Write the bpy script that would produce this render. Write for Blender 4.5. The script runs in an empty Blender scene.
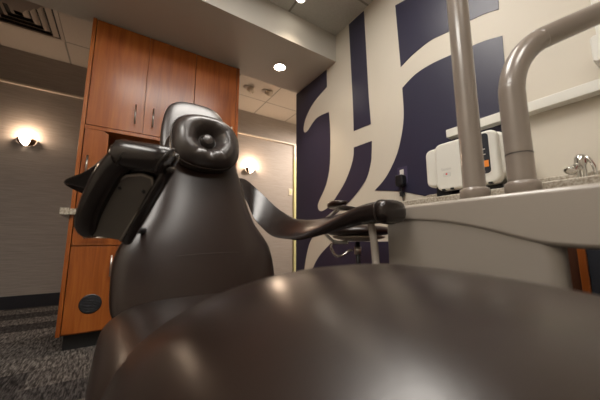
import bpy, bmesh, math, random
from mathutils import Vector, Matrix
random.seed(7)
PI = math.pi
scn = bpy.context.scene
COL = scn.collection
V = Vector

# ------------------------------------------------------------------ materials
def new_mat(name):
    m = bpy.data.materials.new(name); m.use_nodes = True
    nt = m.node_tree
    return m, nt, nt.nodes['Principled BSDF']

def plain(name, col, rough=0.5, metal=0.0, spec=0.5, coat=0.0, bump=0.0, bscale=60, coat_rough=0.1, var=0.0):
    m, nt, b = new_mat(name)
    b.inputs['Base Color'].default_value = (*col, 1)
    b.inputs['Roughness'].default_value = rough
    b.inputs['Metallic'].default_value = metal
    b.inputs['Specular IOR Level'].default_value = spec
    b.inputs['Coat Weight'].default_value = coat
    b.inputs['Coat Roughness'].default_value = coat_rough
    tc = nt.nodes.new('ShaderNodeTexCoord')
    n = nt.nodes.new('ShaderNodeTexNoise')
    n.inputs['Scale'].default_value = bscale; n.inputs['Detail'].default_value = 4
    nt.links.new(tc.outputs['Object'], n.inputs['Vector'])
    if bump:
        bp = nt.nodes.new('ShaderNodeBump'); bp.inputs['Strength'].default_value = bump
        bp.inputs['Distance'].default_value = 0.002
        nt.links.new(n.outputs['Fac'], bp.inputs['Height']); nt.links.new(bp.outputs['Normal'], b.inputs['Normal'])
    if var:
        mx = nt.nodes.new('ShaderNodeMix'); mx.data_type = 'RGBA'
        mx.inputs[6].default_value = (*[c*(1-var) for c in col], 1); mx.inputs[7].default_value = (*[min(1, c*(1+var)) for c in col], 1)
        nt.links.new(n.outputs['Fac'], mx.inputs[0]); nt.links.new(mx.outputs[2], b.inputs['Base Color'])
    return m

def emis(name, col, strength):
    m, nt, b = new_mat(name)
    b.inputs['Base Color'].default_value = (*col, 1)
    b.inputs['Emission Color'].default_value = (*col, 1)
    b.inputs['Emission Strength'].default_value = strength
    return m

def mapped(nt, scale, rot=(0, 0, 0)):
    tc = nt.nodes.new('ShaderNodeTexCoord'); mp = nt.nodes.new('ShaderNodeMapping')
    mp.inputs['Scale'].default_value = scale; mp.inputs['Rotation'].default_value = rot
    nt.links.new(tc.outputs['Object'], mp.inputs['Vector'])
    return mp.outputs['Vector']

def ramp(nt, fac, stops):
    r = nt.nodes.new('ShaderNodeValToRGB')
    e = r.color_ramp.elements
    while len(e) < len(stops): e.new(0.5)
    for i, (p, c) in enumerate(stops):
        e[i].position = p; e[i].color = (*c, 1)
    nt.links.new(fac, r.inputs['Fac'])
    return r.outputs['Color']

def wood_mat(name, dark, mid, light, grain=(14, 14, 1.1), rough=0.34):
    m, nt, b = new_mat(name)
    v = mapped(nt, grain)
    n = nt.nodes.new('ShaderNodeTexNoise'); n.inputs['Scale'].default_value = 1.6; n.inputs['Detail'].default_value = 8
    n.inputs['Roughness'].default_value = 0.62; n.inputs['Distortion'].default_value = 0.7
    nt.links.new(v, n.inputs['Vector'])
    v2 = mapped(nt, (2.2, 2.2, .6))
    n2 = nt.nodes.new('ShaderNodeTexNoise'); n2.inputs['Scale'].default_value = 1.3; n2.inputs['Detail'].default_value = 2
    nt.links.new(v2, n2.inputs['Vector'])
    ad = nt.nodes.new('ShaderNodeMath'); ad.operation = 'MULTIPLY_ADD'; ad.inputs[1].default_value = 0.6
    m2 = nt.nodes.new('ShaderNodeMath'); m2.operation = 'MULTIPLY'; m2.inputs[1].default_value = 0.4
    nt.links.new(n2.outputs['Fac'], m2.inputs[0])
    nt.links.new(n.outputs['Fac'], ad.inputs[0]); nt.links.new(m2.outputs[0], ad.inputs[2])
    c = ramp(nt, ad.outputs[0], [(.33, dark), (.5, mid), (.68, light)])
    nt.links.new(c, b.inputs['Base Color'])
    b.inputs['Roughness'].default_value = rough
    b.inputs['Coat Weight'].default_value = 0.45; b.inputs['Coat Roughness'].default_value = 0.22
    b.inputs['Specular IOR Level'].default_value = .3
    return m

def leather_mat(name, col, rough, fine=0.12, spec=.55):
    m, nt, b = new_mat(name)
    b.inputs['Base Color'].default_value = (*col, 1); b.inputs['Roughness'].default_value = rough
    b.inputs['Specular IOR Level'].default_value = spec
    v = mapped(nt, (1, 1, 1))
    n = nt.nodes.new('ShaderNodeTexNoise'); n.inputs['Scale'].default_value = 260; n.inputs['Detail'].default_value = 2
    nt.links.new(v, n.inputs['Vector'])
    b1 = nt.nodes.new('ShaderNodeBump'); b1.inputs['Strength'].default_value = fine; b1.inputs['Distance'].default_value = 0.0006
    nt.links.new(n.outputs['Fac'], b1.inputs['Height'])
    nt.links.new(b1.outputs['Normal'], b.inputs['Normal'])
    return m

def tile_ceiling(name, col, x0, y0, mod=0.61, w=0.018, line=(.25, .23, .2)):
    m, nt, b = new_mat(name)
    tc = nt.nodes.new('ShaderNodeTexCoord'); sp = nt.nodes.new('ShaderNodeSeparateXYZ')
    nt.links.new(tc.outputs['Object'], sp.inputs[0])
    outs = []
    for ax, o in (('X', x0), ('Y', y0)):
        a = nt.nodes.new('ShaderNodeMath'); a.operation = 'SUBTRACT'; a.inputs[1].default_value = o - w/2 - 61*mod
        d = nt.nodes.new('ShaderNodeMath'); d.operation = 'DIVIDE'; d.inputs[1].default_value = mod
        f = nt.nodes.new('ShaderNodeMath'); f.operation = 'FRACT'
        l = nt.nodes.new('ShaderNodeMath'); l.operation = 'LESS_THAN'; l.inputs[1].default_value = w/mod
        nt.links.new(sp.outputs[ax], a.inputs[0]); nt.links.new(a.outputs[0], d.inputs[0]); nt.links.new(d.outputs[0], f.inputs[0]); nt.links.new(f.outputs[0], l.inputs[0])
        outs.append(l.outputs[0])
    mx = nt.nodes.new('ShaderNodeMath'); mx.operation = 'MAXIMUM'
    nt.links.new(outs[0], mx.inputs[0]); nt.links.new(outs[1], mx.inputs[1])
    c = nt.nodes.new('ShaderNodeMix'); c.data_type = 'RGBA'
    n = nt.nodes.new('ShaderNodeTexNoise'); n.inputs['Scale'].default_value = 90; n.inputs['Detail'].default_value = 5
    nt.links.new(tc.outputs['Object'], n.inputs['Vector'])
    base = ramp(nt, n.outputs['Fac'], [(.3, tuple(k*.9 for k in col)), (.6, col)])
    nt.links.new(mx.outputs[0], c.inputs[0]); nt.links.new(base, c.inputs[6]); c.inputs[7].default_value = (*line, 1)
    nt.links.new(c.outputs[2], b.inputs['Base Color']); b.inputs['Roughness'].default_value = .9
    bp = nt.nodes.new('ShaderNodeBump'); bp.invert = True; bp.inputs['Strength'].default_value = .6; bp.inputs['Distance'].default_value = .004
    nt.links.new(mx.outputs[0], bp.inputs['Height']); nt.links.new(bp.outputs['Normal'], b.inputs['Normal'])
    return m

def wallcover(name, c1, c2):
    m, nt, b = new_mat(name)
    v = mapped(nt, (3, 3, 130))
    n = nt.nodes.new('ShaderNodeTexNoise'); n.inputs['Scale'].default_value = 2.2; n.inputs['Detail'].default_value = 4
    nt.links.new(v, n.inputs['Vector'])
    c = ramp(nt, n.outputs['Fac'], [(.32, c1), (.68, c2)])
    nt.links.new(c, b.inputs['Base Color']); b.inputs['Roughness'].default_value = .7
    bp = nt.nodes.new('ShaderNodeBump'); bp.inputs['Strength'].default_value = .3; bp.inputs['Distance'].default_value = .001
    nt.links.new(n.outputs['Fac'], bp.inputs['Height']); nt.links.new(bp.outputs['Normal'], b.inputs['Normal'])
    return m

def carpet_mat():
    m, nt, b = new_mat('carpet')
    v = mapped(nt, (60, 9, 1), (0, 0, 0.25))
    n = nt.nodes.new('ShaderNodeTexNoise'); n.inputs['Scale'].default_value = 1.6; n.inputs['Detail'].default_value = 6; n.inputs['Roughness'].default_value = .7
    nt.links.new(v, n.inputs['Vector'])
    c1 = ramp(nt, n.outputs['Fac'], [(.38, (.018, .015, .014)), (.5, (.095, .084, .077)), (.60, (.22, .20, .185))])
    # darker planks laid among the light ones
    v2 = mapped(nt, (1, 1, 1), (0, 0, 0.0))
    br = nt.nodes.new('ShaderNodeTexBrick')
    br.offset = .37; br.inputs['Scale'].default_value = 1.0
    br.inputs['Brick Width'].default_value = .92; br.inputs['Row Height'].default_value = .24; br.inputs['Mortar Size'].default_value = 0
    br.inputs['Color1'].default_value = (0, 0, 0, 1); br.inputs['Color2'].default_value = (1, 1, 1, 1); br.inputs['Bias'].default_value = .0
    nt.links.new(v2, br.inputs['Vector'])
    f = ramp(nt, br.outputs['Color'], [(.28, (.38, .38, .4)), (.34, (1, 1, 1))])
    mx = nt.nodes.new('ShaderNodeMix'); mx.data_type = 'RGBA'; mx.blend_type = 'MULTIPLY'; mx.inputs[0].default_value = 1
    nt.links.new(c1, mx.inputs[6]); nt.links.new(f, mx.inputs[7])
    nt.links.new(mx.outputs[2], b.inputs['Base Color'])
    b.inputs['Roughness'].default_value = .95; b.inputs['Specular IOR Level'].default_value = .1
    bp = nt.nodes.new('ShaderNodeBump'); bp.inputs['Strength'].default_value = .8; bp.inputs['Distance'].default_value = .004
    nt.links.new(n.outputs['Fac'], bp.inputs['Height']); nt.links.new(bp.outputs['Normal'], b.inputs['Normal'])
    return m

def granite_mat():
    m, nt, b = new_mat('granite')
    v = mapped(nt, (1, 1, 1))
    n = nt.nodes.new('ShaderNodeTexNoise'); n.inputs['Scale'].default_value = 110; n.inputs['Detail'].default_value = 5
    nt.links.new(v, n.inputs['Vector'])
    c = ramp(nt, n.outputs['Fac'], [(.36, (.30, .25, .19)), (.5, (.43, .375, .30)), (.64, (.55, .50, .42))])
    nt.links.new(c, b.inputs['Base Color']); b.inputs['Roughness'].default_value = .3
    return m

M = dict(
    cream=plain('cream_paint', (.62, .565, .475), .55, var=.03, bscale=5),
    navy=plain('navy_paint', (.028, .026, .052), .38, bump=.15, bscale=300),
    soffit=plain('soffit_paint', (.50, .47, .42), .6, var=.03, bscale=4),
    white=plain('white_paint', (.80, .78, .74), .5, var=.02, bscale=6),
    basebd=plain('black_rubber_base', (.012, .012, .018), .5, bump=.05),
    back=wallcover('linen_wallcovering', (.27, .235, .21), (.37, .325, .295)),
    rail=plain('rail_paint', (.60, .52, .43), .5, var=.03),
    carpet=carpet_mat(), granite=granite_mat(),
    ceil=tile_ceiling('ceiling_tile', (.52, .50, .46), 1.06, 1.38),
    hceil=tile_ceiling('hall_ceiling_tile', (.52, .46, .40), -.66, 3.70),
    wood=wood_mat('cherry_wood', (.19, .043, .007), (.33, .088, .014), (.45, .145, .027)),
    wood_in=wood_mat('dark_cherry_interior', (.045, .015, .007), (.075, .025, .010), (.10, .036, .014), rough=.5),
    leather=leather_mat('brown_leather', (.020, .0102, .0076), .29),
    leather_gloss=leather_mat('glossy_brown_leather', (.018, .012, .0105), .24),
    leather_seat=leather_mat('seat_leather', (.019, .0112, .0085), .28, fine=.3),
    leather_sheen=leather_mat('brown_leather_lightened', (.034, .024, .021), .33, spec=.9),  # same leather, base colour lightened for the sheen on headrest and pillow
    welt=plain('leather_piping', (.035, .025, .02), .3, bump=.2),
    steel=plain('brushed_steel', (.62, .60, .57), .28, 1.0, bump=.03),
    chrome=plain('chrome', (.78, .77, .75), .08, 1.0),
    beige=plain('beige_enamel', (.36, .315, .27), .3, coat=.5, var=.02, bscale=8),
    beige_low=plain('beige_enamel_lower_body', (.33, .29, .25), .38, coat=.3, var=.02, bscale=8),
    taupe=plain('taupe_enamel', (.27, .225, .19), .28, coat=.6, coat_rough=.12),
    ivory=plain('ivory_plastic', (.70, .68, .62), .35, var=.01),
    black=plain('black_plastic', (.012, .012, .014), .35, bump=.05),
    panel=plain('dark_control_panel', (.035, .037, .045), .2),
    grey_plate=plain('grey_shell_plate', (.14, .125, .11), .40, var=.1, bscale=20),
    orange=plain('orange_tag', (.80, .25, .03), .5),
    red=plain('red_button', (.7, .04, .03), .4),
    toe=plain('toe_kick_black', (.01, .01, .01), .6),
    vent=plain('vent_metal', (.40, .34, .29), .5),
    ventdark=plain('vent_gap', (.03, .026, .022), .7),
    yellow=plain('yellow_edge', (.62, .60, .30), .5),
    bronze=plain('bronze_shade', (.10, .05, .025), .35, .7),
    glow=emis('sconce_glow', (1.0, .80, .60), 9.0),
    downl=emis('downlight_glow', (1.0, .90, .74), 30.0),
    troff=emis('troffer_glow', (1.0, .95, .88), 13.0),
    clear=plain('soap_plastic', (.65, .64, .6), .25),
)

# ------------------------------------------------------------------ helpers
def tag(o, label=None, cat=None, group=None, kind=None):
    if label: o['label'] = label
    if cat: o['category'] = cat
    if group: o['group'] = group
    if kind: o['kind'] = kind
    return o

def empty(name, loc, label, cat, group=None):
    o = bpy.data.objects.new(name, None); COL.objects.link(o); o.location = loc
    o['org'] = list(loc)
    return tag(o, label, cat, group)

def obj(name, bm, mat, parent=None, smooth=False, org=None, bevel=0, seg=2, sub=0, weld=True):
    """link bm (built in world coordinates) as one mesh object; children share the origin of their thing"""
    if weld: bmesh.ops.remove_doubles(bm, verts=bm.verts, dist=1e-6)
    bmesh.ops.recalc_face_normals(bm, faces=bm.faces)
    if org is None:
        org = V(parent['org']) if parent is not None else V((0, 0, 0))
    else:
        org = V(org)
    bmesh.ops.translate(bm, verts=bm.verts, vec=-org)
    me = bpy.data.meshes.new(name); bm.to_mesh(me); bm.free()
    me.materials.append(mat)
    o = bpy.data.objects.new(name, me); COL.objects.link(o)
    if parent is not None: o.parent = parent
    else: o.location = org
    o['org'] = list(org)
    if bevel:
        md = o.modifiers.new('bevel', 'BEVEL'); md.width = bevel; md.segments = seg; md.limit_method = 'ANGLE'; md.angle_limit = .6
        smooth = True
    if sub:
        md = o.modifiers.new('sub', 'SUBSURF'); md.levels = sub; md.render_levels = sub
    if smooth:
        for p in me.polygons: p.use_smooth = True
        if bevel:
            o.modifiers.new('wn', 'WEIGHTED_NORMAL').keep_sharp = True
    return o

def struct(name, bm, mat, **k):
    return tag(obj(name, bm, mat, **k), kind='structure')

def add_box(bm, a, b):
    a, b = V(a), V(b)
    vs = [bm.verts.new((x, y, z)) for x in (a.x, b.x) for y in (a.y, b.y) for z in (a.z, b.z)]
    for f in ((0, 1, 3, 2), (4, 6, 7, 5), (0, 4, 5, 1), (2, 3, 7, 6), (0, 2, 6, 4), (1, 5, 7, 3)):
        bm.faces.new([vs[i] for i in f])
    return bm

def box(a, b): return add_box(bmesh.new(), a, b)

def loft(rings, cap=True, bm=None):
    bm = bm or bmesh.new()
    rv = [[bm.verts.new(p) for p in r] for r in rings]
    n = len(rv[0])
    for i in range(len(rv)-1):
        for j in range(n):
            bm.faces.new((rv[i][j], rv[i][(j+1) % n], rv[i+1][(j+1) % n], rv[i+1][j]))
    if cap:
        bm.faces.new(rv[0][::-1]); bm.faces.new(rv[-1])
    return bm

def superring(c, w, t, n=2.6, m=40):
    c, w, t = V(c), V(w), V(t); out = []
    for k in range(m):
        a = 2*PI*k/m; ca, sa = math.cos(a), math.sin(a)
        out.append(c + w*(math.copysign(abs(ca)**(2/n), ca)) + t*(math.copysign(abs(sa)**(2/n), sa)))
    return out

def catmull(pts, per=6):
    P = [V(p) for p in pts]; out = []
    for i in range(len(P)-1):
        p0 = P[max(i-1, 0)]; p1 = P[i]; p2 = P[i+1]; p3 = P[min(i+2, len(P)-1)]
        for s in range(per):
            t = s/per
            out.append(.5*((2*p1)+(-p0+p2)*t+(2*p0-5*p1+4*p2-p3)*t*t+(-p0+3*p1-3*p2+p3)*t**3))
    out.append(P[-1]); return out

def interp(st, per=5):
    """catmull-rom on stations, each a tuple of vectors / numbers"""
    flat = []
    for s in st:
        f = []
        for x in s:
            f += list(x) if hasattr(x, '__len__') else [x]
        flat.append(f)
    out = []
    L = len(flat)
    for i in range(L-1):
        p0, p1, p2, p3 = flat[max(i-1, 0)], flat[i], flat[i+1], flat[min(i+2, L-1)]
        for s in range(per):
            t = s/per
            out.append([.5*(2*b+(-a+c)*t+(2*a-5*b+4*c-d)*t*t+(-a+3*b-3*c+d)*t**3) for a, b, c, d in zip(p0, p1, p2, p3)])
    out.append(flat[-1])
    return out

def add_tube(bm, path, r, seg=14, smooth_path=0, cap=True):
    P = catmull(path, smooth_path) if smooth_path else [V(p) for p in path]
    rs = r if isinstance(r, (list, tuple)) else [r]*len(P)
    if len(rs) != len(P): rs = [rs[min(int(i*len(rs)/len(P)), len(rs)-1)] for i in range(len(P))]
    T = (P[1]-P[0]).normalized()
    U = T.orthogonal().normalized()
    rings = []
    for i, p in enumerate(P):
        t = (P[min(i+1, len(P)-1)]-P[max(i-1, 0)]).normalized()
        U = (U - t*U.dot(t)).normalized(); W = t.cross(U)
        rings.append([p + (U*math.cos(2*PI*k/seg)+W*math.sin(2*PI*k/seg))*rs[i] for k in range(seg)])
    return loft(rings, cap, bm)

def tube(path, r, **k): return add_tube(bmesh.new(), path, r, **k)

def add_rev(bm, prof, c, axis=(0, 0, 1), seg=32, cap=True, squash=None):
    c = V(c); A = V(axis).normalized(); U = A.orthogonal().normalized(); W = A.cross(U)
    rings = [[c + A*h + (U*math.cos(2*PI*k/seg)+W*math.sin(2*PI*k/seg))*max(r, 1e-4) for k in range(seg)] for r, h in prof]
    return loft(rings, cap, bm)

def rev(prof, c, axis=(0, 0, 1), **k): return add_rev(bmesh.new(), prof, c, axis, **k)

def prism(poly, f, d, bm=None):
    """poly: 2-D outline, f maps (a,b) to a point, d: extrusion vector"""
    bm = bm or bmesh.new(); d = V(d)
    A = [bm.verts.new(V(f(*p))) for p in poly]; B = [bm.verts.new(V(f(*p))+d) for p in poly]
    n = len(A)
    bm.faces.new(A[::-1]); bm.faces.new(B)
    for i in range(n): bm.faces.new((A[i], A[(i+1) % n], B[(i+1) % n], B[i]))
    return bm

def rrect(x0, y0, x1, y1, r, seg=6):
    out = []
    for cx, cy, a0 in ((x1-r, y1-r, 0), (x0+r, y1-r, PI/2), (x0+r, y0+r, PI), (x1-r, y0+r, 1.5*PI)):
        for k in range(seg+1):
            a = a0+PI/2*k/seg; out.append((cx+r*math.cos(a), cy+r*math.sin(a)))
    return out

# ------------------------------------------------------------------ camera
cam_d = bpy.data.cameras.new('camera'); cam = bpy.data.objects.new('camera', cam_d); COL.objects.link(cam)
TH, YAW = math.radians(8.3), math.radians(33.2)
CP = V((0, 0, .71))
hd = V((math.sin(YAW), math.cos(YAW), 0)); rt = V((math.cos(YAW), -math.sin(YAW), 0))
fw = hd*math.cos(TH)+V((0, 0, math.sin(TH))); upv = -hd*math.sin(TH)+V((0, 0, math.cos(TH)))
Rm = Matrix((rt, upv, -fw)).transposed()
cam.matrix_world = Matrix.Translation(CP) @ Rm.to_4x4()
cam_d.sensor_width = 36; cam_d.lens = 36*275/600; cam_d.clip_start = .01; cam_d.clip_end = 60
cam_d.dof.use_dof = True; cam_d.dof.focus_distance = 1.35; cam_d.dof.aperture_fstop = 2.8
scn.camera = cam

# measured outlines on the painted wall (x = 1.576), from photograph angles to metres on that wall
def wallpt(px, py, X=1.576):
    d = fw + rt*((px-300)/275) + upv*((200-py)/275)
    t = (X-CP.x)/d.x; p = CP + d*t
    return (p.y, p.z)

# ------------------------------------------------------------------ the room
WX = 1.576
struct('floor', box((-4, -2, -.08), (5, 4.2, 0)), M['carpet'])
struct('wall_right', box((WX, -2, 0), (WX+.13, 2.48, 2.72)), M['cream'])
struct('wall_back', box((-4, 4.161, 0), (5, 4.26, 3.0)), M['back'])
struct('wall_front', box((-1.9, -2.1, 0), (WX+.13, -2.0, 2.72)), M['cream'])
struct('wall_left', box((-1.9, -2.0, 0), (-1.8, 1.79, 2.72)), M['cream'])
struct('wall_hall_left', box((-4.1, 1.7, 0), (-4, 4.26, 3.0)), M['back'])
struct('wall_hall_right', box((5, 2.3, 0), (5.1, 4.26, 3.0)), M['back'])
struct('wall_hall_near_left', box((-4, 1.69, 0), (-1.9, 1.79, 3.0)), M['cream'])
struct('wall_hall_near_right', box((WX+.13, 2.34, 0), (5, 2.44, 3.0)), M['cream'])
struct('ceiling', box((-1.9, -2.0, 2.63), (WX, 1.79, 2.72)), M['ceil'])
struct('ceiling_hall', box((-4, 2.46, 2.865), (5, 4.161, 2.95)), M['hceil'])
bm = box((-4, 1.79, 2.361), (WX, 2.46, 2.95))
struct('ceiling_soffit', bm, M['soffit'])
struct('baseboard_back', box((-4, 4.148, 0), (2.54, 4.161, .13)), M['basebd'])
struct('baseboard_right', box((WX-.008, 1.0, 0), (WX, 2.48, .10)), M['basebd'])
struct('trim_1', box((-4, 4.13, 2.44), (5, 4.161, 2.465)), M['rail'], bevel=.004)
bm = box((2.575, 4.12, 0), (2.64, 4.161, 2.17)); struct('trim_2', bm, M['yellow'])
bm = box((2.575, 4.12, 2.17), (2.64, 4.161, 2.44)); struct('trim_3', bm, M['rail'])
# door past the yellow edge, round the corner of the hall
d1 = struct('door_1', box((2.66, 4.11, 0), (3.5, 4.161, 2.1)), M['white'], bevel=.004)
obj('door_handle', tube([(2.73, 4.11, 1.0), (2.73, 4.06, 1.0), (2.83, 4.06, 1.0)], .009), M['steel'], d1, smooth=True)

# mural
def px_outline(segs):
    """segs: list of runs; each run is smoothed, its ends are corners"""
    out = []
    for run in segs:
        pts = [V((*wallpt(*p), 0)) if len(p) == 2 else V((p[1], p[2], 0)) for p in run]
        sm = catmull(pts, 5) if len(pts) > 2 else pts
        out += [(q.x, q.y) for q in sm[:-1]]
    return out
mural = empty('wall_mural', (WX, 1.5, 0), 'navy painted wall mural leaving a huge cream letter H with swashes', 'mural')
def navy(segs, name='navy_field'):
    poly = px_outline(segs)
    obj(name, prism(poly, lambda a, b: (WX-.0035, a, b), (.0034, 0, 0)), M['navy'], mural)
navy([
    [('w', 2.4795, .0), ('w', 2.4795, 2.358)],
    [('w', 2.4795, 2.358), ('w', 1.93, 2.358)],
    [('w', 1.93, 2.358), (327, 87)],
    [(327, 87), (318, 97), (311, 107), (305.5, 119), (303.6, 128), (304.6, 132.3), (308, 130.5), (315, 120), (321, 115.5), (329, 112)],
    [(329, 112), (330.2, 130), (330.3, 148), (329.5, 168), (326, 185), (319, 201), (317.8, 206), (319, 210), (322.5, 211), (330, 206), (337, 196), (345, 182.5), (351, 167.5), (353.7, 156), (354, 147.5)],
    [(354, 147.5), (372, 141)],
    [(372, 141), (371.6, 155), (371, 162.5), (367, 177.5), (360, 189), (350, 201), (335, 215), (320, 228), (310.5, 241), (306, 258), (303.5, 277)],
    [(303.5, 277), ('w', 2.33, 0)],
    [('w', 2.33, 0), ('w', 2.4795, 0)],
])
navy([[(349, 24.6), (353, 100)], [(353, 100), (354, 131)], [(354, 131), (371, 124)], [(371, 124), (369, 100)], [(369, 100), (364, 11)], [(364, 11), (349, 24.6)]])
navy([
    [(402.5, 88), (415, 75), (430, 65), (449, 56), (470, 47), (485, 41), (502.5, 36)],
    [(502.5, 36), (508, 100)], [(508, 100), (515, 186)],
    [(515, 186), (425, 196)], [(425, 196), (400, 191.5), (375, 190.5)],
    [(375, 190.5), (386, 177.5), (396, 157.5), (401.5, 137), (404, 115), (402.5, 88)],
])
navy([[(395.5, 5.5), (406, 0)], [(406, 0), (430, -13), (497, -45)], [(497, -45), (499, 9.5)], [(499, 9.5), (480, 16), (446, 33), (430, 41), (412.5, 55), (401, 67)], [(401, 67), (395.5, 5.5)]])
navy([[(333, 241.5), (450, 241.5)], [(450, 241.5), ('w', .80, .10)], [('w', .80, .10), ('w', 2.22, .10)], [('w', 2.22, .10), (311.6, 275.5), (314.5, 265), (321, 254), (333, 241.5)]])

# ------------------------------------------------------------------ tall cherry cabinet
CY = 2.377          # front plane
CB = 2.90           # rear
cab = empty('storage_cabinet', (.28, CY, 0), 'tall cherry wood wall cabinet with upper doors, open niche and base doors', 'cabinet')
bm = bmesh.new()
add_box(bm, (-.285, CY, .10), (-.262, CB, 2.357)); add_box(bm, (.832, CY, .10), (.858, CB, 2.357))
add_box(bm, (-.2615, CY+.02, 2.335), (.832, CB, 2.357))
add_box(bm, (-.2615, CB-.02, .10), (.832, CB, 2.335))
add_box(bm, (-.2615, CY+.022, .10), (.832, CB-.02, .12))
obj('carcass', bm, M['wood'], cab, bevel=.0015)
obj('upper_box', box((-.25, CY+.026, 1.50), (.83, CB-.021, 2.334)), M['wood'], cab)
obj('lower_box', box((-.25, CY+.022, .121), (.83, CB-.021, .876)), M['wood'], cab)
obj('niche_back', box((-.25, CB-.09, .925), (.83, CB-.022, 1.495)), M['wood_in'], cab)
obj('valance', box((-.2615, CY+.004, 1.497), (.831, CY+.024, 1.523)), M['wood'], cab, bevel=.001)
def door(name, x0, x1, z0, z1, th=.019, r=None):
    if r:
        poly = [(x0, z0), (x1, z0), (x1, z1-r)] + [(x1-r+r*math.cos(a), z1-r+r*math.sin(a)) for a in [PI/2*k/8 for k in range(1, 9)]] + [(x0, z1)]
        return obj(name, prism(poly, lambda a, b: (a, CY, b), (0, th, 0)), M['wood'], cab, bevel=.001)
    return obj(name, box((x0, CY, z0), (x1, CY+th, z1)), M['wood'], cab, bevel=.0012)
def pull(par, a, b, out=.03):
    a, b = V(a), V(b); d = (b-a).normalized(); o = V((0, -out, 0))
    bm = tube([a+o-d*.012, b+o+d*.012], .0058, seg=10)
    add_tube(bm, [a+V((0, .002, 0)), a+o], .0045, seg=8); add_tube(bm, [b+V((0, .002, 0)), b+o], .0045, seg=8)
    h = obj('handle', bm, M['steel'], par, smooth=True)
    return h
E_ = .0025
xs = [-.260, .092, .456, .831]; xb = [-.260, .045, .456, .831]
for i in range(3):
    d = door('upper_door', xs[i]+E_, xs[i+1]-E_, 1.526, 2.35)
    hx = [.034, .155, .787][i]
    pull(d, (hx, CY, 1.60), (hx, CY, 1.725))
d = door('narrow_door', -.257, -.118, .925, 1.494, r=.045); pull(d, (-.224, CY, 1.165), (-.224, CY, 1.28))
obj('niche_side', box((-.137, CY+.021, .925), (-.119, CB-.1, 1.486)), M['wood'], cab)
d = door('narrow_door', .69, .828, .925, 1.494); pull(d, (.80, CY, 1.165), (.80, CY, 1.28))
for i in range(3):
    d = door('drawer', xb[i]+E_ - (.0 if i else 0), xb[i+1]-E_, .675, .795)
    c = (xb[i]+xb[i+1])/2 + (-.025 if i == 0 else 0)
    pull(d, (c-.055, CY, .728), (c+.055, CY, .728))
    d = door('base_door', xb[i]+E_, xb[i+1]-E_, .112, .668)
    hx = [-.028, .13, .78][i]
    pull(d, (hx, CY, .475), (hx, CY, .595))
    if i == 0:
        g = obj('round_grille', rev([(.001, 0), (.058, 0), (.063, .003), (.063, .009), (.001, .009)], (-.122, CY-.006, .288), (0, 1, 0), seg=36), M['black'], d, smooth=False)
        bm = bmesh.new()
        for k in range(-5, 6):
            z = k*.0098; w = math.sqrt(max(.056**2-z*z, 0))
            add_tube(bm, [(-.122-w, CY-.008, .288+z), (-.122-w/2, CY-.008, .288+z+.003), (-.122, CY-.008, .288+z), (-.122+w/2, CY-.008, .288+z-.003), (-.122+w, CY-.008, .288+z)], .0018, seg=6, smooth_path=3)
        obj('grille_bars', bm, M['panel'], d, smooth=True)
obj('apron', box((-.25, CY+.003, .80), (.83, CY+.021, .876)), M['wood'], cab, bevel=.001)
obj('toe_kick', box((-.25, CY+.06, 0), (.83, CB-.01, .10)), M['toe'], cab)
bm = box((-.335, CY-.03, .874), (-.2855, CY+.40, .922)); add_box(bm, (-.2855, CY-.03, .878), (.87, CY-.001, .918)); add_box(bm, (-.2505, CY-.001, .878), (.8305, CB-.1, .918))
obj('cabinet_worktop', bm, M['granite'], cab, bevel=.004)

# ------------------------------------------------------------------ ceiling fittings
def diffuser(loc, s, label, rings=4):
    x, y, z = loc
    t = empty('ceiling_diffuser', loc, label, 'air vent')
    bm = bmesh.new()
    def frame(bm, a, b, z0, z1):
        add_box(bm, (x-a, y-a, z0), (x+a, y-b, z1)); add_box(bm, (x-a, y+b, z0), (x+a, y+a, z1))
        add_box(bm, (x-a, y-b, z0), (x-b, y+b, z1)); add_box(bm, (x+b, y-b, z0), (x+a, y+b, z1))
    frame(bm, s/2, s/2-.03, z-.012, z-.001); obj('frame', bm, M['vent'], t)
    obj('backing', box((x-s/2+.03, y-s/2+.03, z-.004), (x+s/2-.03, y+s/2-.03, z-.001)), M['ventdark'], t)
    h = s/2-.045
    for k in range(rings):
        a = h-k*.062
        if a < .03: break
        # sloping louvre ring
        o = [(x-a, y-a), (x+a, y-a), (x+a, y+a), (x-a, y+a)]; a2 = a-.038
        i_ = [(x-a2, y-a2), (x+a2, y-a2), (x+a2, y+a2), (x-a2, y+a2)]
        bm = bmesh.new()
        r0 = [V((*p, z-.008)) for p in o]; r1 = [V((*p, z-.036)) for p in i_]; r2 = [V((*p, z-.032)) for p in i_]; r3 = [V((*p, z-.004)) for p in o]
        rv = [[bm.verts.new(p) for p in r] for r in (r0, r1, r2, r3)]
        for q in range(4):
            for j in range(4): bm.faces.new((rv[q][j], rv[q][(j+1) % 4], rv[(q+1) % 4][(j+1) % 4], rv[(q+1) % 4][j]))
        obj('louvre', bm, M['vent'], t)
    a = h-rings*.062
    if a > .01: obj('centre_plate', box((x-a, y-a, z-.03), (x+a, y+a, z-.026)), M['vent'], t)
    return t
diffuser((-.955, 3.395, 2.865), .60, 'square stepped ceiling air diffuser in the hall, left of the cabinet')

for (x, y, lab) in ((1.35, 3.45, 'small ceiling spotlight beside the cabinet top, nearer the cabinet'), (1.61, 3.40, 'small ceiling spotlight in the hall, farther from the cabinet')):
    t = empty('spotlight', (x, y, 2.865), lab, 'ceiling light', 'spotlights on the hall ceiling')
    obj('mount', rev([(.001, 0), (.04, 0), (.045, -.004), (.04, -.018), (.001, -.02)], (x, y, 2.8645)), M['vent'], t, smooth=True)
    obj('spot_head', rev([(.02, 0), (.034, .01), (.042, .06), (.044, .095), (.036, .095), (.03, .06), (.001, .05)], (x+.02, y+.01, 2.855), (.8, -.45, -.5), seg=24), M['rail'], t, smooth=True)

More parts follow.
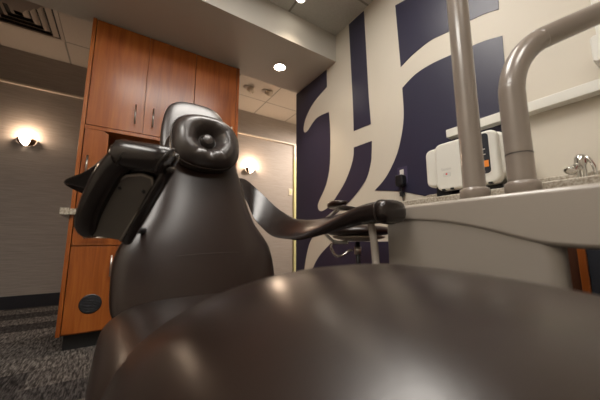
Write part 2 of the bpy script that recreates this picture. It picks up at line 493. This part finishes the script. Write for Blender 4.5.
def downlight(x, y, z, lab, power, size=1.6, blend=.7, r=.05, col=(1, .83, .62)):
    t = empty('downlight', (x, y, z), lab, 'ceiling light')
    obj('trim_ring', rev([(r, 0), (r+.016, 0), (r+.013, -.006), (r+.002, -.007), (r, 0)], (x, y, z-.0005), seg=36, cap=False), M['white'], t, smooth=True)
    obj('lens', rev([(.001, -.001), (r, -.001), (r, -.004), (.001, -.006)], (x, y, z), seg=36), M['downl'], t)
    L = bpy.data.lights.new('downlight_beam', 'SPOT'); L.energy = power; L.color = col; L.spot_size = size; L.spot_blend = blend; L.shadow_soft_size = .05
    o = bpy.data.objects.new('downlight_beam', L); COL.objects.link(o); o.parent = t; o.location = (0, 0, -.02)
downlight(1.17, 2.145, 2.361, 'round recessed downlight glowing in the lowered soffit', 35)
downlight(1.075, 1.63, 2.63, 'round recessed light in the tiled ceiling above the white fascia', 12, r=.03)

def troffer(x, y, sx, sy, lab):
    t = empty('troffer_light', (x, y, 2.63), lab, 'ceiling light')
    bm = bmesh.new()
    add_box(bm, (x-sx/2, y-sy/2, 2.612), (x+sx/2, y-sy/2+.03, 2.629)); add_box(bm, (x-sx/2, y+sy/2-.03, 2.612), (x+sx/2, y+sy/2, 2.629))
    add_box(bm, (x-sx/2, y-sy/2+.03, 2.612), (x-sx/2+.03, y+sy/2-.03, 2.629)); add_box(bm, (x+sx/2-.03, y-sy/2+.03, 2.612), (x+sx/2, y+sy/2-.03, 2.629))
    obj('frame', bm, M['white'], t)
    obj('diffuser', box((x-sx/2+.031, y-sy/2+.031, 2.617), (x+sx/2-.031, y+sy/2-.031, 2.628)), M['troff'], t)
troffer(.42, .80, 1.2, .58, 'rectangular lit ceiling panel over the chair back')
troffer(.22, -.62, .6, .6, 'rectangular lit ceiling panel over the chair foot')
troffer(-1.2, .2, .58, 1.2, 'rectangular lit ceiling panel left of the chair')

# wall sconces
def sconce(x, z, lab, power):
    y = 4.16
    t = empty('wall_sconce', (x, y, z), lab, 'wall light', 'half bowl sconces on the hall wall')
    # half bowl against the wall
    def half(r, a0, a1, nm, mat, y0=y, k=.92):
        bm = bmesh.new(); rings = []
        for i in range(11):
            ph = PI/2*i/10                      # 0 rim .. bottom
            rr = r*math.cos(ph); zz = -r*k*math.sin(ph)
            rings.append([V((x+rr*math.cos(a), y0-.004-abs(rr*math.sin(a)), z+zz)) for a in [a0+(a1-a0)*j/16 for j in range(17)]])
        rv = [[bm.verts.new(p) for p in q] for q in rings]
        for i in range(10):
            for j in range(16): bm.faces.new((rv[i][j], rv[i][j+1], rv[i+1][j+1], rv[i+1][j]))
        o = obj(nm, bm, mat, t, smooth=True)
        md = o.modifiers.new('s', 'SOLIDIFY'); md.thickness = .004
        return o
    half(.078, .95, PI-.95, 'glass_bowl', M['glow'])
    half(.082, 0, .93, 'metal_wing', M['bronze']); half(.082, PI-.93, PI, 'metal_wing', M['bronze'])
    obj('wall_plate', box((x-.05, y-.012, z-.06), (x+.05, y, z+.0)), M['bronze'], t, bevel=.003)
    L = bpy.data.lights.new('bulb', 'POINT'); L.energy = power; L.color = (1, .74, .52); L.shadow_soft_size = .04
    o = bpy.data.objects.new('bulb', L); COL.objects.link(o); o.parent = t; o.location = (0, -.07, .03)
sconce(-.949, 1.83, 'lit half bowl wall sconce with bronze wings left of the cabinet', 6)
sconce(1.733, 1.88, 'lit half bowl wall sconce between the cabinet and the navy wall', 14)
# added fill lamp, hidden past the wall end, to brighten the right hall
for x, lab, p in ((2.95, 'unseen added fill light in the hall past the navy wall end', 250), ):
    downlight(x, 3.2, 2.865, lab, p, size=3.05, col=(1, .88, .76))
sw = empty('light_switch', (2.52, 4.16, 1.56), 'small cream light switch plate on the hall wall near the yellow edge', 'switch')
obj('plate', box((2.475, 4.152, 1.50), (2.555, 4.1605, 1.625)), M['rail'], sw, bevel=.002)
obj('rocker', box((2.50, 4.147, 1.53), (2.53, 4.1525, 1.595)), M['yellow'], sw)

# ------------------------------------------------------------------ dental chair
chair = empty('dental_chair', (.285, .85, 0), 'reclining brown leather dental chair with round headrest pillow in the foreground', 'dental chair')
# seat cushion
def cushion(name, prof, n, zb, frac, parent, mat, cx=.286, asym=1):
    rings = []
    for y, zt, hw in interp(prof, 4):
        ring = []; mid = zb+(zt-zb)*frac
        for k in range(56):
            a = 2*PI*k/56; ca, sa = math.cos(a), math.sin(a)
            X = math.copysign(abs(ca)**(2/n), ca); Z = math.copysign(abs(sa)**(2/n), sa)
            ring.append(V((cx+hw*X*(asym if X > 0 else 1), y, mid+(zt-mid)*Z*(1 - (.10 if asym < 1 else 0)*max(0, ca)**2) if Z > 0 else mid+(mid-zb)*Z)))
        rings.append(ring)
    return obj(name, loft(rings), mat, parent, smooth=True)
cushion('seat_cushion', [(.28, .46, .20), (.30, .50, .26), (.36, .525, .29), (.5, .545, .308), (.66, .545, .311), (.80, .54, .311), (.92, .532, .308), (1.02, .522, .288), (1.10, .515, .27), (1.15, .50, .24), (1.165, .47, .18)], 3.4, .36, .45, chair, M['leather_seat'])
cushion('knee_cushion', [(-.34, .50, .10), (-.335, .54, .20), (-.31, .585, .25), (-.22, .605, .295), (-.1, .636, .310), (.03, .660, .316), (.12, .671, .318), (.22, .677, .317), (.31, .674, .312), (.40, .656, .304), (.50, .622, .294), (.57, .592, .278), (.63, .562, .245), (.66, .53, .16)], 2.35, .39, .30, chair, M['leather_seat'], cx=.292, asym=.88)
# backrest: stations up the slanted back
def backplane(z): return 1.02+.33*(z-.5)
BC = .283
bst = [  # z, half width, depth (thickness), bulge
    (.452, .235, .05), (.458, .262, .075), (.49, .278, .095), (.55, .284, .10), (.63, .283, .10), (.69, .268, .10), (.77, .225, .098), (.86, .195, .095), (.95, .177, .09), (1.03, .162, .085), (1.10, .15, .075), (1.15, .135, .06), (1.17, .10, .04)]
rings = []
nrm = V((0, -1, .33)).normalized()
for z, hw, th in interp([(a, b*(1.035 if a < .72 else 1.015), c) for a, b, c in bst], 5):
    c = V((BC, backplane(z), z)) - nrm*(th*.0) + V((0, th*.62, 0))
    rings.append(superring(c, (hw, 0, 0), nrm*th*.72, n=3.0, m=48))
obj('backrest', loft(rings), M['leather'], chair, smooth=True)
bm = tube([(BC-.11, backplane(.655)-.0165, .655), (BC, backplane(.662)-.0172, .662), (BC+.12, backplane(.664)-.0165, .664)], .0008, seg=6, smooth_path=6)
obj('backrest_seam', bm, M['welt'], chair, smooth=True)
bm = box((BC-.10, 1.22, .55), (BC+.10, 1.25, 1.15)); 
bmesh.ops.rotate(bm, verts=bm.verts, cent=(BC, 1.2, .8), matrix=Matrix.Rotation(-.32, 3, 'X'))
obj('back_shell', bm, M['taupe'], chair, bevel=.01)
# headrest panel
rings = []
hst = [(1.02, .10, .02), (1.03, .13, .03), (1.07, .147, .034), (1.15, .153, .036), (1.24, .146, .036), (1.31, .130, .034), (1.345, .105, .03), (1.36, .075, .024), (1.364, .045, .012)]
for z, hw, th in interp(hst, 4):
    rings.append(superring(V((.270, backplane(z)+.055, z)), (hw, 0, 0), nrm*th, n=3.0, m=40))
obj('headrest', loft(rings), M['leather_sheen'], chair, smooth=True)
# doughnut pillow
pil_c = V((.283, 1.178, 1.118))
pn = V((.02, -1, .22)).normalized(); pu = V((1, 0, 0)); pu = (pu-pn*pu.dot(pn)).normalized(); pv = pn.cross(pu)
if pv.z < 0: pv = -pv
rings = []
prof = [(1.0, -.030), (1.03, -.012), (1.035, .006), (1.02, .022), (.98, .036), (.92, .049), (.83, .062), (.72, .071), (.61, .072), (.52, .067), (.44, .057), (.37, .044), (.31, .032), (.265, .025), (.24, .024), (.225, .030), (.19, .037), (.12, .040), (.03, .041)]
m = 72
rnd = [random.uniform(-1, 1) for _ in range(40)]
for pr_, ph in prof:
    ring = []
    for k in range(m):
        a = 2*PI*k/m; ca, sa = math.cos(a), math.sin(a)
        n_ = 2.0 + .55*pr_
        X = math.copysign(abs(ca)**(2/n_), ca); Z = math.copysign(abs(sa)**(2/n_), sa)
        w = .137*pr_; h = .122*pr_
        fold = 0
        if .28 < pr_ < .8:
            env = math.sin(PI*(pr_-.28)/.52)
            fold = -env*(.0018*(.5+.5*math.cos(a*9+1))**3 + .014*math.exp(-((a-4.75)/.09)**2) + .008*math.exp(-((a-5.3)/.07)**2) + .006*math.exp(-((a-4.2)/.07)**2))
        ring.append(pil_c + pu*(w*X) + pv*(h*Z) + pn*(ph*1.0+fold))
    rings.append(ring)
pil = obj('headrest_pillow', loft(rings), M['leather_sheen'], chair, smooth=True, sub=1)
ringp = []
for k in range(m+1):
    a = 2*PI*k/m; ca, sa = math.cos(a), math.sin(a); n_ = 2.57
    X = math.copysign(abs(ca)**(2/n_), ca); Z = math.copysign(abs(sa)**(2/n_), sa)
    ringp.append(pil_c + pu*(.1405*X)+pv*(.125*Z)+pn*.022)
obj('piping', tube(ringp, .0028, seg=8), M['welt'], pil, smooth=True)
obj('button', rev([(.001, -.004), (.022, -.004), (.026, 0), (.020, .006), (.001, .009)], pil_c+pn*.042, pn, seg=24), M['leather_sheen'], pil, smooth=True)

# right armrest: sling that thickens into a pad (viewer's right)
rst = [
    ((.455, 1.25, .965), (.0, .028, .045), (.012, 0, 0)),
    ((.51, 1.262, .955), (.014, .036, .058), (.012, .004, 0)),
    ((.555, 1.21, .872), (.032, .032, .062), (.011, 0, .006)),
    ((.585, 1.10, .792), (.042, .026, .054), (.009, 0, .009)),
    ((.605, .99, .760), (.041, .045, .044), (.004, 0, .011)),
    ((.615, .89, .752), (.047, .030, .036), (-.002, 0, .015)),
    ((.624, .75, .766), (.050, .010, .024), (-.006, 0, .022)),
    ((.628, .62, .784), (.050, 0, .008), (-.003, 0, .028)),
    ((.630, .555, .789), (.050, 0, .001), (0, 0, .031)),
    ((.630, .506, .789), (.050, 0, .0), (0, 0, .031)),
]
rings = []
for i, f in enumerate(interp(rst, 9)):
    c, w, t = V(f[0:3]), V(f[3:6]), V(f[6:9])
    w = w*(1+.03*math.sin(i*.45)*(1 if i < 40 else 0))
    rings.append(superring(c, w, t, n=2.6, m=40))
arm = obj('armrest', loft(rings), M['leather_gloss'], chair, smooth=True)
# wrapped roll at the pad's front end
rings = [superring((.630, y, .789), (.050*s, 0, 0), (0, 0, .031*s), n=2.8, m=28) for y, s in ((.512, .9), (.511, 1.03), (.506, 1.045), (.498, 1.045), (.489, 1.0), (.484, .9), (.482, .6))]
obj('end_roll', loft(rings), M['leather_gloss'], arm, smooth=True)
bm = bmesh.new()
rr = superring((.630, .514, .789), (.052, 0, 0), (0, 0, .033), n=2.8, m=28)
add_tube(bm, rr+[rr[0]], .0022, seg=6)
obj('piping', bm, M['welt'], arm, smooth=True)
obj('armrest_support', tube([(.635, .58, .765), (.633, .570, .72), (.628, .560, .66), (.615, .548, .60), (.60, .54, .52), (.575, .54, .44)], .011, seg=14, smooth_path=5), M['beige'], chair, smooth=True)

# left armrest, tipped up
def pxd(px, py, d): return CP + (fw + rt*((px-300)/275) + upv*((200-py)/275))*d
lo_l, lo_r = V((-.082, .872, .725)), V((.018, .808, .718))
up_l, up_r = V((-.010, .673, .904)), V((.091, .612, .877))
lo_c, up_c = (lo_l+lo_r)/2, (up_l+up_r)/2
ax = (up_c-lo_c).normalized(); wd = ((lo_r-lo_l)+(up_r-up_l))/4
L_ = (up_c-lo_c).length
nb = ax.cross(wd).normalized()
if nb.y < 0: nb = -nb          # away from the camera: the padded top side
rings = []
for s, ws, ts, off in ((-.07, .25, .3, .6), (-.06, .65, .6, .5), (-.01, .90, .9, .2), (.1, .96, 1.0, 0), (.3, .99, 1, 0), (.55, 1.0, 1, 0), (.78, 1.02, 1.02, 0), (.86, 1.0, 1.0, .0), (.93, .97, .9, 0), (.985, .88, .7, .0), (1.0, .7, .4, .0)):
    c = lo_c + ax*(L_*s) + nb*.027
    rings.append(superring(c, wd*ws, nb*.029*ts, n=3.2, m=36))
arl = obj('armrest', loft(rings), M['leather_gloss'], chair, smooth=True, sub=1)
# padded rolls framing the underside plate
wn = wd.normalized(); hw_ = wd.length
def lp(s, u, o=0): return lo_c + ax*(L_*s) + wn*(hw_*u) - nb*o
obj('end_roll', tube([lp(.965, -.93, .004), lp(.97, -.91, .005), lp(.975, -.85, .006), lp(.975, -.5, .009), lp(.975, 0, .009), lp(.975, .5, .008), lp(.965, .80, .006), lp(.962, .84, .006), lp(.96, .86, .006)], [.014, .024, .029, .0295, .0295, .0295, .029, .024, .014], seg=24), M['leather_gloss'], arl, smooth=True)
obj('side_roll', tube([lp(.02, -.74, -.018), lp(.12, -.80, .0), lp(.35, -.93, .006), lp(.65, -.94, .008), lp(.86, -.84, .006), lp(.95, -.6, .004)], .027, seg=20, smooth_path=4), M['leather_gloss'], arl, smooth=True)
obj('side_roll', tube([lp(-.06, .98, -.012), lp(.1, 1.0, .0), (lp(.4, 1.0, .004)), lp(.7, .98, .004), lp(.9, .94, .0)], .013, seg=16, smooth_path=4), M['leather_gloss'], arl, smooth=True)
poly = [(0.0, -.72), (.0, .82), (.5, .85), (.70, .82), (.78, .6), (.80, .2), (.77, -.25), (.70, -.5), (.3, -.68)]
bm = prism(poly, lambda a, b: lp(a, b, .000), nb*-.009)
pt = obj('underside_plate', bm, M['grey_plate'], arl, bevel=.002); pt['label'] = 'smooth grey plastic plate on the underside'
bm = tube([lp(a, b, .010) for a, b in poly[1:]+[poly[0]]], .003, seg=8); obj('plate_rim', bm, M['beige_low'], arl, smooth=True)
for a, b in ((.12, -.5), (.62, -.3), (.62, .6)):
    obj('screw', rev([(.001, 0), (.005, 0), (.004, .002), (.001, .0025)], lp(a, b, .0085), -nb, seg=12), M['black'], arl, smooth=True)
for u in (-.62, .70):
    c_ = lp(.975, u, .008); q_ = [c_ + ax*(.0302*math.cos(2*PI*k/28)) + nb*(.0302*math.sin(2*PI*k/28)) for k in range(29)]
    obj('seam', tube(q_, .0016, seg=6), M['welt'], arl, smooth=True)
# loose sling leather behind the pad
sst = [
    (V((-.006, .655, .912)), wd*.30, nb*.006),
    (V((-.014, .72, .892)), V((.010, .026, -.018)), V((.003, -.003, .005))),
    (V((-.034, .79, .876)), V((.012, .028, -.020)), V((.004, -.003, .004))),
    (V((-.074, .874, .862)), V((.010, .02, -.017)), V((.004, -.003, .004))),
    (V((-.131, .955, .864)), V((.002, .005, -.004)), V((.003, -.002, .002))),
    (V((-.10, 1.0, .855)), V((.001, .008, -.010)), V((.004, .002, .001))),
    (V((-.04, 1.06, .845)), V((.0, .0, -.02)), V((.004, .005, .0))),
    (V((.05, 1.155, .85)), V((.0, .0, -.04)), V((.005, .007, .0))),
    (V((.12, 1.19, .87)), V((.0, .0, -.045)), V((.004, .010, .0))),
]
rings = [superring(V(f[0:3]), V(f[3:6]), V(f[6:9]), n=2.4, m=20) for f in interp(sst, 5)]
obj('sling', loft(rings), M['leather_gloss'], arl, smooth=True)
# pivot arm carrying the tipped pad
obj('armrest_support', tube([lp(.06, .2, -.04), (.01, .93, .735), (.04, 1.04, .74), (.09, 1.14, .745)], .010, seg=12, smooth_path=5), M['black'], chair, smooth=True)
# base
obj('seat_frame', box((.10, -.1, .30), (.47, 1.12, .365)), M['taupe'], chair, bevel=.02)
obj('pedestal', rev([(.14, .0), (.13, .02), (.10, .05), (.09, .2), (.10, .27), (.12, .30)], (.285, .72, .03), seg=32), M['taupe'], chair, smooth=True)
obj('base_plate', prism(rrect(.08, .35, .49, 1.25, .12), lambda a, b: (a, b, 0.0), (0, 0, .035)), M['taupe'], chair, bevel=.01)

# ------------------------------------------------------------------ beige dental unit
UX = .70
unit = empty('dental_unit', (.85, .2, 0), 'beige enamel dental delivery unit with curved seam standing right of the chair', 'dental unit')
YL = .562
# upper body: profile of its lower edge is a wave
wave = [(.582, .765), (.50, .764), (.42, .757), (.36, .746), (.30, .731), (.25, .715), (.20, .700), (.16, .6955), (.12, .693), (.0, .69), (-.45, .69)]
wv = [(p.x, p.y) for p in catmull([V((*p, 0)) for p in wave], 5)]
UZ = .812
poly = wv + [(-.45, UZ), (.555, UZ), (.575, .806), (.582, .795)]
bm = prism(poly, lambda a, b: (UX, a, b), (.31, 0, 0))
ub = obj('upper_body', bm, M['beige'], unit, bevel=.014, seg=4)
# lower body, set back a little, rounded at its right end
poly = [(.704, .576), (.99, .576), (.99, .245), (.975, .236)] + [(.704+.035+.035*math.cos(a), .172+.035+.035*math.sin(a)) for a in [-PI/2*.8-PI/2*1.2*k/8 for k in range(9)]]
bm = prism(poly, lambda a, b: (a, b, .02), (0, 0, .76))
obj('lower_body', bm, M['beige_low'], unit, smooth=False, bevel=.004)
obj('unit_foot', box((.74, .26, 0), (.97, .53, .022)), M['black'], unit)
# lamp post and curved arm post
p1 = V((.780, .347, UZ)); p2 = V((.783, .244, UZ))
def post(name, base, path, r, seams):
    bm = tube(path, r, seg=28, smooth_path=8)
    o = obj(name, bm, M['taupe'], unit, smooth=True)
    obj('collar', rev([(r, 0), (r+.0075, 0), (r+.008, .026), (r+.0068, .031), (r+.001, .034), (r-.002, .034)], base, seg=36), M['taupe'], o, smooth=True)
    for s in seams:
        obj('joint_ring', rev([(r-.001, -.001), (r+.0006, -.001), (r+.0006, .001), (r-.001, .001)], V((base.x, base.y, s)), seg=36), M['black'], o)
    return o
post('lamp_post', p1, [p1, p1+V((0, 0, .5)), p1+V((0, 0, 1.1)), p1+V((0, 0, 1.6))], .0268, [])
dirn = V((.80, -.50, .44)).normalized()
b0 = p2+V((0, 0, .245))
path = [p2, p2+V((0, 0, .1)), b0]
R_ = .185
hor = V((dirn.x, dirn.y, 0)).normalized(); phi = math.asin(dirn.z)
tot = PI/2-phi
cc = b0 + hor*R_
for k in range(1, 9):
    a = tot*k/8
    path.append(cc - hor*(R_*math.cos(a)) + V((0, 0, R_*math.sin(a))))
for k in range(1, 4): path.append(path[-1]+dirn*.2)
post('curved_arm_post', p2, path, .0272, [.912])

# ------------------------------------------------------------------ rear counter
cnt = empty('counter_cabinet', (1.38, .3, 0), 'narrow wall counter with granite top behind the dental unit', 'counter')
obj('worktop', box((1.19, -1.2, .872), (WX-.001, .925, .905)), M['granite'], cnt, bevel=.004)
obj('backsplash', box((WX-.021, -1.2, .906), (WX-.001, .965, .982)), M['granite'], cnt, bevel=.003)
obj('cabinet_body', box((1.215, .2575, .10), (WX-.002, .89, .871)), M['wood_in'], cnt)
obj('end_panel', box((1.20, .238, .0), (1.222, .257, .871)), M['wood'], cnt, bevel=.002)
obj('end_panel', box((1.20, .891, .0), (WX-.002, .91, .871)), M['wood'], cnt, bevel=.002)
obj('cabinet_body', box((1.206, -1.2, .0), (WX-.002, .237, .871)), M['panel'], cnt)
obj('toe_kick', box((1.26, .2575, 0), (WX-.002, .89, .099)), M['toe'], cnt)
# white rail / light ledge on the wall
obj_r = obj('wall_ledge', box((WX-.055, -1.2, 1.287), (WX-.001, .800, 1.335)), M['ivory'], None, org=(WX, 0, 1.287), bevel=.004)
tag(obj_r, 'long white ledge rail fixed across the wall above the counter', 'wall ledge')
# sterilizer
ster = empty('sterilizer', (1.4, .62, .905), 'boxy ivory tabletop sterilizer with a dark control panel behind the posts', 'sterilizer')
bm = prism(rrect(.455, .975, .81, 1.172, .03), lambda a, b: (1.315, a, b), (.225, 0, 0))
obj('housing', bm, M['ivory'], ster, bevel=.012, seg=4)
bm = prism(rrect(.470, .945, .742, 1.178, .03), lambda a, b: (1.285, a, b), (.05, 0, 0))
fr = obj('front_cover', bm, M['ivory'], ster, bevel=.012, seg=4)
bm = prism(rrect(.500, .990, .612, 1.166, .014), lambda a, b: (1.2835, a, b), (.004, 0, 0))
pn_ = obj('control_panel', bm, M['panel'], ster)
bm = prism([(.506, 1.018), (.536, 1.018), (.536, 1.046), (.506, 1.046)], lambda a, b: (1.2825, a, b), (.001, 0, 0))
obj('orange_sticker', bm, M['orange'], pn_)
for z, w in ((1.095, .018), (1.072, .010)): obj('panel_mark', box((1.2828, .515, z), (1.2834, .515+w, z+.003)), M['ivory'], pn_)
bm = prism(rrect(.668, 1.008, .705, 1.030, .008), lambda a, b: (1.2835, a, b), (.003, 0, 0)); bb = obj('button_plate', bm, M['clear'], ster)
obj('red_button', rev([(.001, 0), (.0045, 0), (.004, .002), (.001, .0025)], (1.2836, .687, 1.021), (-1, 0, 0), seg=14), M['red'], bb)
bm = box((1.33, .48, .906), (1.52, .60, .945)); obj('rubber_foot', bm, M['black'], ster, bevel=.003); obj('rubber_foot', box((1.33, .70, .906), (1.52, .77, .975)), M['black'], ster, bevel=.003)
for y in (.50, .66, .70):
    obj('latch', box((1.2835, y, .944), (1.30, y+.015, .952)), M['black'], ster)
tx = bpy.data.curves.new('lettering', 'FONT'); tx.body = 'Statim'; tx.size = .019; tx.extrude = .0003
tx.materials.append(plain('faint_grey_print', (.50, .49, .46), .5))
tmp = bpy.data.objects.new('lettering_curve', tx); COL.objects.link(tmp)
tm = bpy.data.meshes.new_from_object(tmp); bpy.data.objects.remove(tmp)
to = bpy.data.objects.new('lettering', tm); COL.objects.link(to); to.parent = ster
to.matrix_local = Matrix.Translation(V((1.2836, .712, 1.040))-V(ster['org'])) @ Matrix(((0, 0, -1), (-1, 0, 0), (0, 1, 0))).to_4x4()
# faucet
fx, fy = 1.47, .268
fa = empty('faucet', (fx, fy, .9055), 'small chrome faucet with a lever standing on the counter', 'faucet')
obj('body', rev([(.026, 0), (.024, .010), (.016, .022), (.015, .085), (.020, .10), (.018, .122), (.010, .132), (.002, .134)], (fx, fy, .9055), seg=24), M['chrome'], fa, smooth=True)
obj('spout', tube([(fx, fy, .975), (fx-.02, fy+.006, .99), (fx-.04, fy+.012, .985), (fx-.048, fy+.014, .97)], .011, seg=14, smooth_path=5), M['chrome'], fa, smooth=True)
obj('lever', tube([(fx, fy, 1.03), (fx, fy-.018, 1.022), (fx-.002, fy-.032, .99), (fx-.004, fy-.036, .95)], [.008, .007, .006, .006], seg=12, smooth_path=5), M['chrome'], fa, smooth=True)
obj('spray_head', rev([(.004, 0), (.012, .004), (.020, .018), (.019, .024), (.004, .026)], (fx-.045, fy+.014, .985), (-.4, .25, -.6), seg=20), M['chrome'], fa, smooth=True)

# outlet + adapter
ot = empty('wall_outlet', (WX-.004, 1.16, 1.13), 'wall outlet on the navy paint with a pale socket', 'outlet')
obj('cover_plate', box((WX-.0065, 1.10, 1.085), (WX-.0036, 1.175, 1.20)), plain('purple_plate', (.06, .05, .10), .4), ot, bevel=.001)
obj('socket', box((WX-.010, 1.125, 1.145), (WX-.006, 1.155, 1.182)), M['ivory'], ot, bevel=.001)
ad = empty('power_adapter', (WX-.04, 1.17, 1.10), 'black plug-in power adapter with its cord hanging down the wall', 'adapter')
bm = prism(rrect(1.105, 1.065, 1.165, 1.140, .012), lambda a, b: (WX-.055, a, b), (.044, 0, 0)); obj('adapter_body', bm, M['black'], ad, bevel=.008, seg=3)
obj('cord', tube([(WX-.03, 1.135, 1.07), (WX-.03, 1.135, 1.03), (WX-.028, 1.13, 1.0), (WX-.02, 1.12, .85), (WX-.02, 1.11, .5), (WX-.02, 1.1, .11)], .004, seg=8, smooth_path=4), M['black'], ad, smooth=True)
obj('cord_clip', box((WX-.045, 1.120, .995), (WX-.012, 1.141, 1.025)), M['black'], ad, bevel=.003)
# dispenser at the right edge
ds = empty('glove_dispenser', (WX, .12, 1.37), 'rounded white dispenser box on the wall at the right picture edge', 'dispenser')
bm = prism(rrect(-.05, 1.385, .195, 1.495, .015), lambda a, b: (WX-.10, a, b), (.098, 0, 0)); obj('dispenser_body', bm, M['ivory'], ds, bevel=.006)
obj('backboard', box((WX-.02, -.05, 1.497), (WX-.001, .185, 1.72)), M['ivory'], ds, bevel=.004)
so = empty('soap_bottle', (WX-.05, .13, .906), 'pale soap pump bottle with a dark red label at the right edge', 'bottle')
obj('bottle_body', rev([(.05, 0), (.055, .01), (.055, .16), (.04, .19), (.018, .20)], (WX-.09, .125, .906), seg=24), M['clear'], so, smooth=True)
obj('bottle_label', rev([(.0555, 0), (.0562, 0), (.0562, .05), (.0555, .05)], (WX-.09, .125, 1.0), seg=24, cap=False), plain('red_label', (.25, .02, .03), .4), so, smooth=True)
obj('pump', tube([(WX-.09, .125, 1.10), (WX-.09, .125, 1.15), (WX-.13, .13, 1.15)], .008, seg=10), M['ivory'], so, smooth=True)

# ------------------------------------------------------------------ stool
sx, sy = 1.225, 1.22
sl = empty('assistant_stool', (sx, sy, 0), 'round brown leather assistant stool with a curved torso bar by the navy wall', 'stool')
obj('seat', rev([(.001, .0), (.12, .0), (.175, .008), (.196, .022), (.195, .036), (.17, .052), (.1, .062), (.001, .064)], (sx, sy, .735), seg=48), M['leather'], sl, smooth=True)
obj('seat_underframe', rev([(.02, -.032), (.07, -.030), (.15, -.012), (.16, .0), (.001, .0)], (sx, sy, .734), seg=36), M['beige_low'], sl, smooth=True)
bm = tube([(sx-.01, sy, .70), (sx-.01, sy, .40)], .014, seg=16); add_tube(bm, [(sx-.01, sy, .40), (sx-.01, sy, .12)], .024, seg=16)
obj('column', bm, M['black'], sl, smooth=True)
obj('column_collar', tube([(sx-.01, sy, .67), (sx-.01, sy, .625)], .021, seg=16), M['steel'], sl, smooth=True)
obj('lever_bar', tube([(1.10, 1.315, .70), (1.092, 1.32, .665), (1.115, 1.31, .618), (1.15, 1.29, .617), (1.185, 1.262, .645), (1.20, 1.25, .648)], .0085, seg=12, smooth_path=5), M['chrome'], sl, smooth=True)
obj('lever_bar', tube([(1.095, 1.32, .69), (1.14, 1.30, .69), (1.18, 1.26, .69)], .007, seg=12, smooth_path=4), M['chrome'], sl, smooth=True)
# torso bar: curved pad
pts = []
for k in range(11):
    a = math.radians(200-14*k)
    pts.append(V((sx+.04+.20*math.cos(a), sy+.0+.17*math.sin(a)+.0, .925)))
rings = []
for i, p in enumerate(pts):
    tdir = (pts[min(i+1, 10)]-pts[max(i-1, 0)]).normalized(); s = [.45, .85, 1][min(i, 2)]*[.45, .85, 1][min(10-i, 2)]
    sd = V((tdir.y, -tdir.x, 0))
    rings.append(superring(p, sd*.032*s, V((0, 0, .019*s)), n=2.5, m=20))
tb = obj('torso_bar', loft(rings), M['leather'], sl, smooth=True)
obj('bar_support', tube([(sx-.11, sy+.07, .895), (sx-.14, sy+.10, .86), (sx-.17, sy+.15, .80), (sx-.12, sy+.10, .705), (sx-.06, sy+.03, .70)], .010, seg=12, smooth_path=5), M['steel'], sl, smooth=True)
for k in range(5):
    a = 2*PI*k/5+.3; e = V((sx+.26*math.cos(a), sy+.26*math.sin(a), .07))
    obj('leg', tube([(sx-.01, sy, .12), (sx+.13*math.cos(a), sy+.13*math.sin(a), .10), e], .016, seg=10, smooth_path=3), M['steel'], sl, smooth=True)
    obj('caster', rev([(.001, -.012), (.026, -.012), (.029, 0), (.026, .012), (.001, .012)], e+V((0, 0, -.04)), (math.sin(a), -math.cos(a), 0), seg=20), M['black'], sl, smooth=True)

# ------------------------------------------------------------------ world and view
w = bpy.data.worlds.new('world'); scn.world = w; w.use_nodes = True
w.node_tree.nodes['Background'].inputs[0].default_value = (.5, .45, .4, 1); w.node_tree.nodes['Background'].inputs[1].default_value = .05
scn.view_settings.view_transform = 'Standard'; scn.view_settings.look = 'None'; scn.view_settings.gamma = 1
scn.view_settings.use_curve_mapping = False; scn.view_settings.exposure = 0.28
for o in list(bpy.data.objects):
    if 'org' in o: del o['org']
